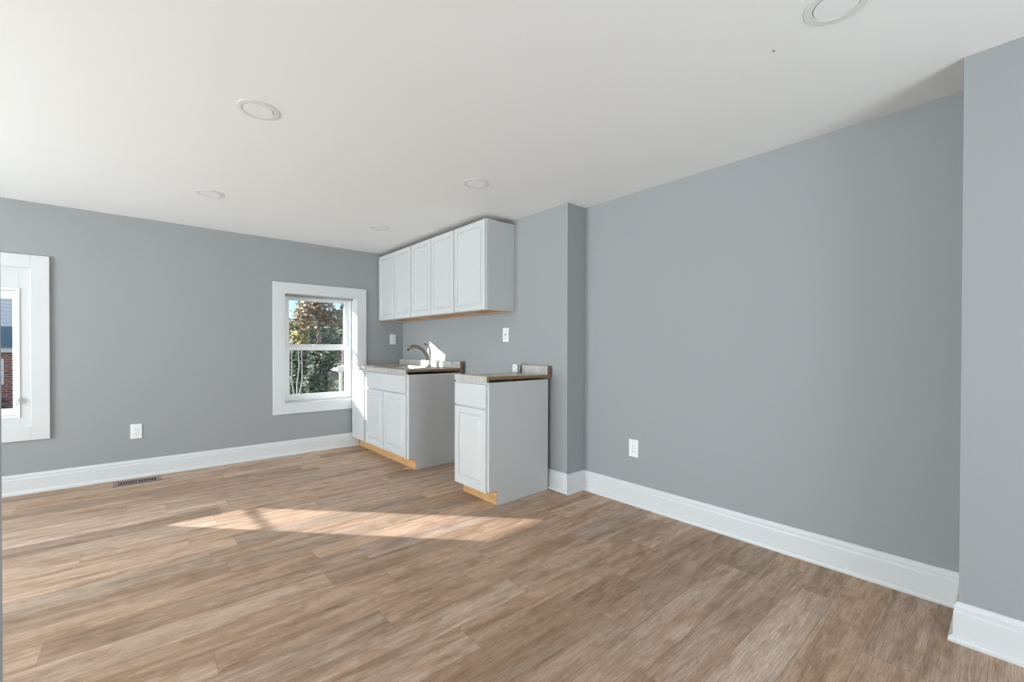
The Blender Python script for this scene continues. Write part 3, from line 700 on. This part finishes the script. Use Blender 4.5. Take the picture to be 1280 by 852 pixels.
for i, (rx, y) in enumerate(((0.262, 8.2), (0.268, 8.6), (0.249, 9.0))):
    tree('bare_sapling', ['pale thin bare sapling before the dark bush, middle one of three', 'pale thin bare sapling, rightmost of three', 'pale thin bare sapling, leftmost of three'][i], (dpt(rx, y), y, GZ), 2.3, 0.028, None, (0.25, 0, 0), 0, 0, None, M_BARKL, nb=7, seed=20+i, group='bare saplings outside the window')
for i, (x, y, rx, top, lm) in enumerate(((6.2, 26, 1.8, 2.6, L_GRN), (9.4, 30, 2.0, 3.0, L_BRN), (12.2, 36, 1.8, 3.3, L_BRN), (9.2, 42, 2.4, 3.6, L_GRN))):
    tree('distant_tree', ['distant grey-green tree left of the window centre', 'distant brown tree right of the autumn tree', 'distant brown tree at the right window edge', 'distant green tree behind the window centre'][i],
         (x, y, GZ), top+1.0, 0.15, (x, y, top-1.5), (rx, 1.2, 1.7), 2600, 0.28, lm, nb=16, seed=30+i, group='distant trees')
# the slender conifer against the sky at the right of the window
cn = thing('conifer', 'tall narrow conifer against the sky at the right edge of the double-hung window', 'tree', (dpt(0.358, 20), 20, GZ))
m = MB(); m.tube([(dpt(0.358, 20), 20, GZ), (dpt(0.358, 20), 20, 3.2)], [0.12, 0.02], 8); m.build('trunk', M_BARK, cn)
m = MB()
for _ in range(2200):
    t = random.random(); z = GZ+0.6+t*4.0; r = 0.62*(1-t)**0.8*math.sqrt(random.random())+0.03; a = random.uniform(0, 6.283)
    p = Vector((dpt(0.358, 20)+r*math.cos(a), 20+r*math.sin(a), z)); s = 0.12; q = Vector([random.gauss(0, 1) for _ in range(3)]).to_track_quat('Z', 'Y')
    m.bm.faces.new([m.bm.verts.new(p+q @ Vector(v)*s) for v in ((-0.5, 0, 0), (0, -0.2, 0.05), (0.5, 0, 0), (0, 0.2, 0.05))])
m.build('foliage', L_DRK, cn)

# board fence
fn = thing('garden_fence', 'weathered grey board fence behind the bushes', 'fence', (3.5, 13, GZ))
m = MB(); k = 0.5
while k < 3.9:
    m.box(k, k+0.13, 13.0, 13.02, GZ, 0.62+0.02*math.sin(k*9), 0.004, 1); k += 0.145
m.build('fence_boards', M_FENCE, fn); m = MB(); m.box(0.5, 4.0, 13.02, 13.06, -0.6, -0.5); m.box(0.5, 4.0, 13.02, 13.06, 0.3, 0.4); m.build('fence_rail', M_FENCE, fn)

# pale brick house with white porch, right edge of the double-hung window
hs = thing('brick_house', 'pale brick house with white porch at the right edge of the double-hung window', 'house', (4.2, 10.2, GZ))
m = MB(); m.prism([(3.45, 9.8), (6.5, 9.8), (6.5, 14), (5.25, 14)], 2, GZ, 1.30); m.build('house_wall', M_BRICK2, hs)
m = MB(); m.prism([(3.42, 9.7), (6.6, 9.7), (6.6, 14.1), (5.23, 14.1)], 2, 1.30, 1.38); m.build('roof', M_SHINGLE, hs)
m = MB(); m.box(3.14, 6.5, 9.10, 9.75, 0.645, 0.735, 0.006, 1); m.build('porch_roof', M_VINYL, hs)
for xx in (3.19, 4.4, 5.6): MB().box(xx, xx+0.05, 9.12, 9.17, GZ, 0.645, 0.004, 1).build('porch_post', M_VINYL, hs)

# red brick house seen through the casement
H = thing('brick_house', 'red brick house with grey porch roof and white siding, seen through the left window', 'house', (-3.0, 22, GZ))
holes = [(-3.56, -3.06, 0.02, 0.74), (-5.3, -4.6, 0.02, 0.74), (-2.2, -1.5, 0.02, 0.74)]; holes.sort()
wall_with_holes(MB(), 1, 20.0, 20.25, -6, -0.6, GZ, 1.05, holes).build('brick_wall', M_BRICK, H)
MB().box(-6.1, -0.5, 19.9, 20.0, 0.96, 1.12, 0.01, 1).build('fascia', M_VINYL, H)
m = MB(); m.prism([(19.8, 1.10), (19.8, 1.14), (21.6, 1.80), (21.6, 1.10)], 0, -6.2, -0.4); m.build('porch_roof', M_SHINGLE, H)
wall_with_holes(MB(), 1, 21.6, 21.8, -6, -0.6, 1.1, 4.0, [(-4.4, -3.64, 2.0, 3.3), (-2.3, -1.5, 2.0, 3.3)]).build('siding_wall', M_SIDING, H)
m = MB(); m.prism([(21.3, 3.95), (26.3, 3.95), (23.8, 5.4)], 0, -6.3, -0.3); m.build('roof', M_SHINGLE, H)
MB().box(-6, -0.6, 21.8, 26, GZ, 3.95).build('house_body', M_SIDING, H)
for (a, b_, c, d) in holes:
    f = ring(MB(), a-0.03, b_+0.03, c-0.03, d+0.03, 0.06, 0.06, 0.07, 0.07, 19.97, 20.06, 0.003); f.box(a+0.03, b_-0.03, 19.98, 20.05, (c+d)/2-0.03, (c+d)/2+0.03)
    fo = f.build('window', M_VINYL, H); MB().box(a, b_, 20.06, 20.08, c, d).build('pane', mat('dark_glass', (0.05, 0.06, 0.07), 0.1, var=0.1), fo)
for (a, b_, c, d) in ((-4.4, -3.64, 2.0, 3.3), (-2.3, -1.5, 2.0, 3.3)):
    f = ring(MB(), a-0.03, b_+0.03, c-0.03, d+0.03, 0.06, 0.06, 0.07, 0.07, 21.56, 21.66, 0.003); f.box(a+0.03, b_-0.03, 21.58, 21.65, (c+d)/2-0.03, (c+d)/2+0.03)
    fo = f.build('window', M_VINYL, H); MB().box(a, b_, 21.66, 21.68, c, d).build('pane', mat('dark_glass', (0.05, 0.06, 0.07), 0.1, var=0.1), fo)
tree('leafy_bush', 'reddish bush before the red brick house', (-3.1, 17.5, GZ), 0.9, 0.04, (-3.0, 17.5, -0.75), (0.7, 0.5, 0.5), 1200, 0.11, L_BRN, nb=6, seed=50)

# bare tree right outside the left window: its trunk and bough shade the sun patch
bt = thing('bare_tree', 'bare tree close outside the left window', 'tree', (-1.60, 6.0, GZ))
m = MB(); m.tube([(-1.60, 6.0, GZ-0.05), (-1.605, 6.0, 0.2), (-1.60, 6.0, 1.1), (-1.585, 6.0, 1.9), (-1.56, 6.02, 2.8), (-1.6, 6.0, 3.8)], [0.12, 0.10, 0.088, 0.08, 0.06, 0.02], 16); m.build('trunk', M_BARK, bt, smooth=True)
m = MB(); m.tube([(-1.62, 6.0, 1.065), (-1.85, 6.0, 1.175), (-2.24, 6.0, 1.368), (-2.75, 6.05, 1.70), (-3.1, 6.1, 2.1)], [0.022, 0.018, 0.016, 0.013, 0.007], 10); m.build('bough', M_BARK, bt, smooth=True)

# unseen house added to block sun from the added left windows
nh = thing('sun_block_house', 'unseen brick house added to block sun from the left windows', 'house', (-5.75, 2, GZ))
MB().box(-6.6, -4.9, -3.0, 6.0, GZ, 4.4).build('house_wall', M_BRICK2, nh)
m = MB(); m.prism([(-6.8, 4.38), (-4.7, 4.38), (-5.75, 5.1)], 1, -3.2, 6.2); m.build('roof', M_SHINGLE, nh)
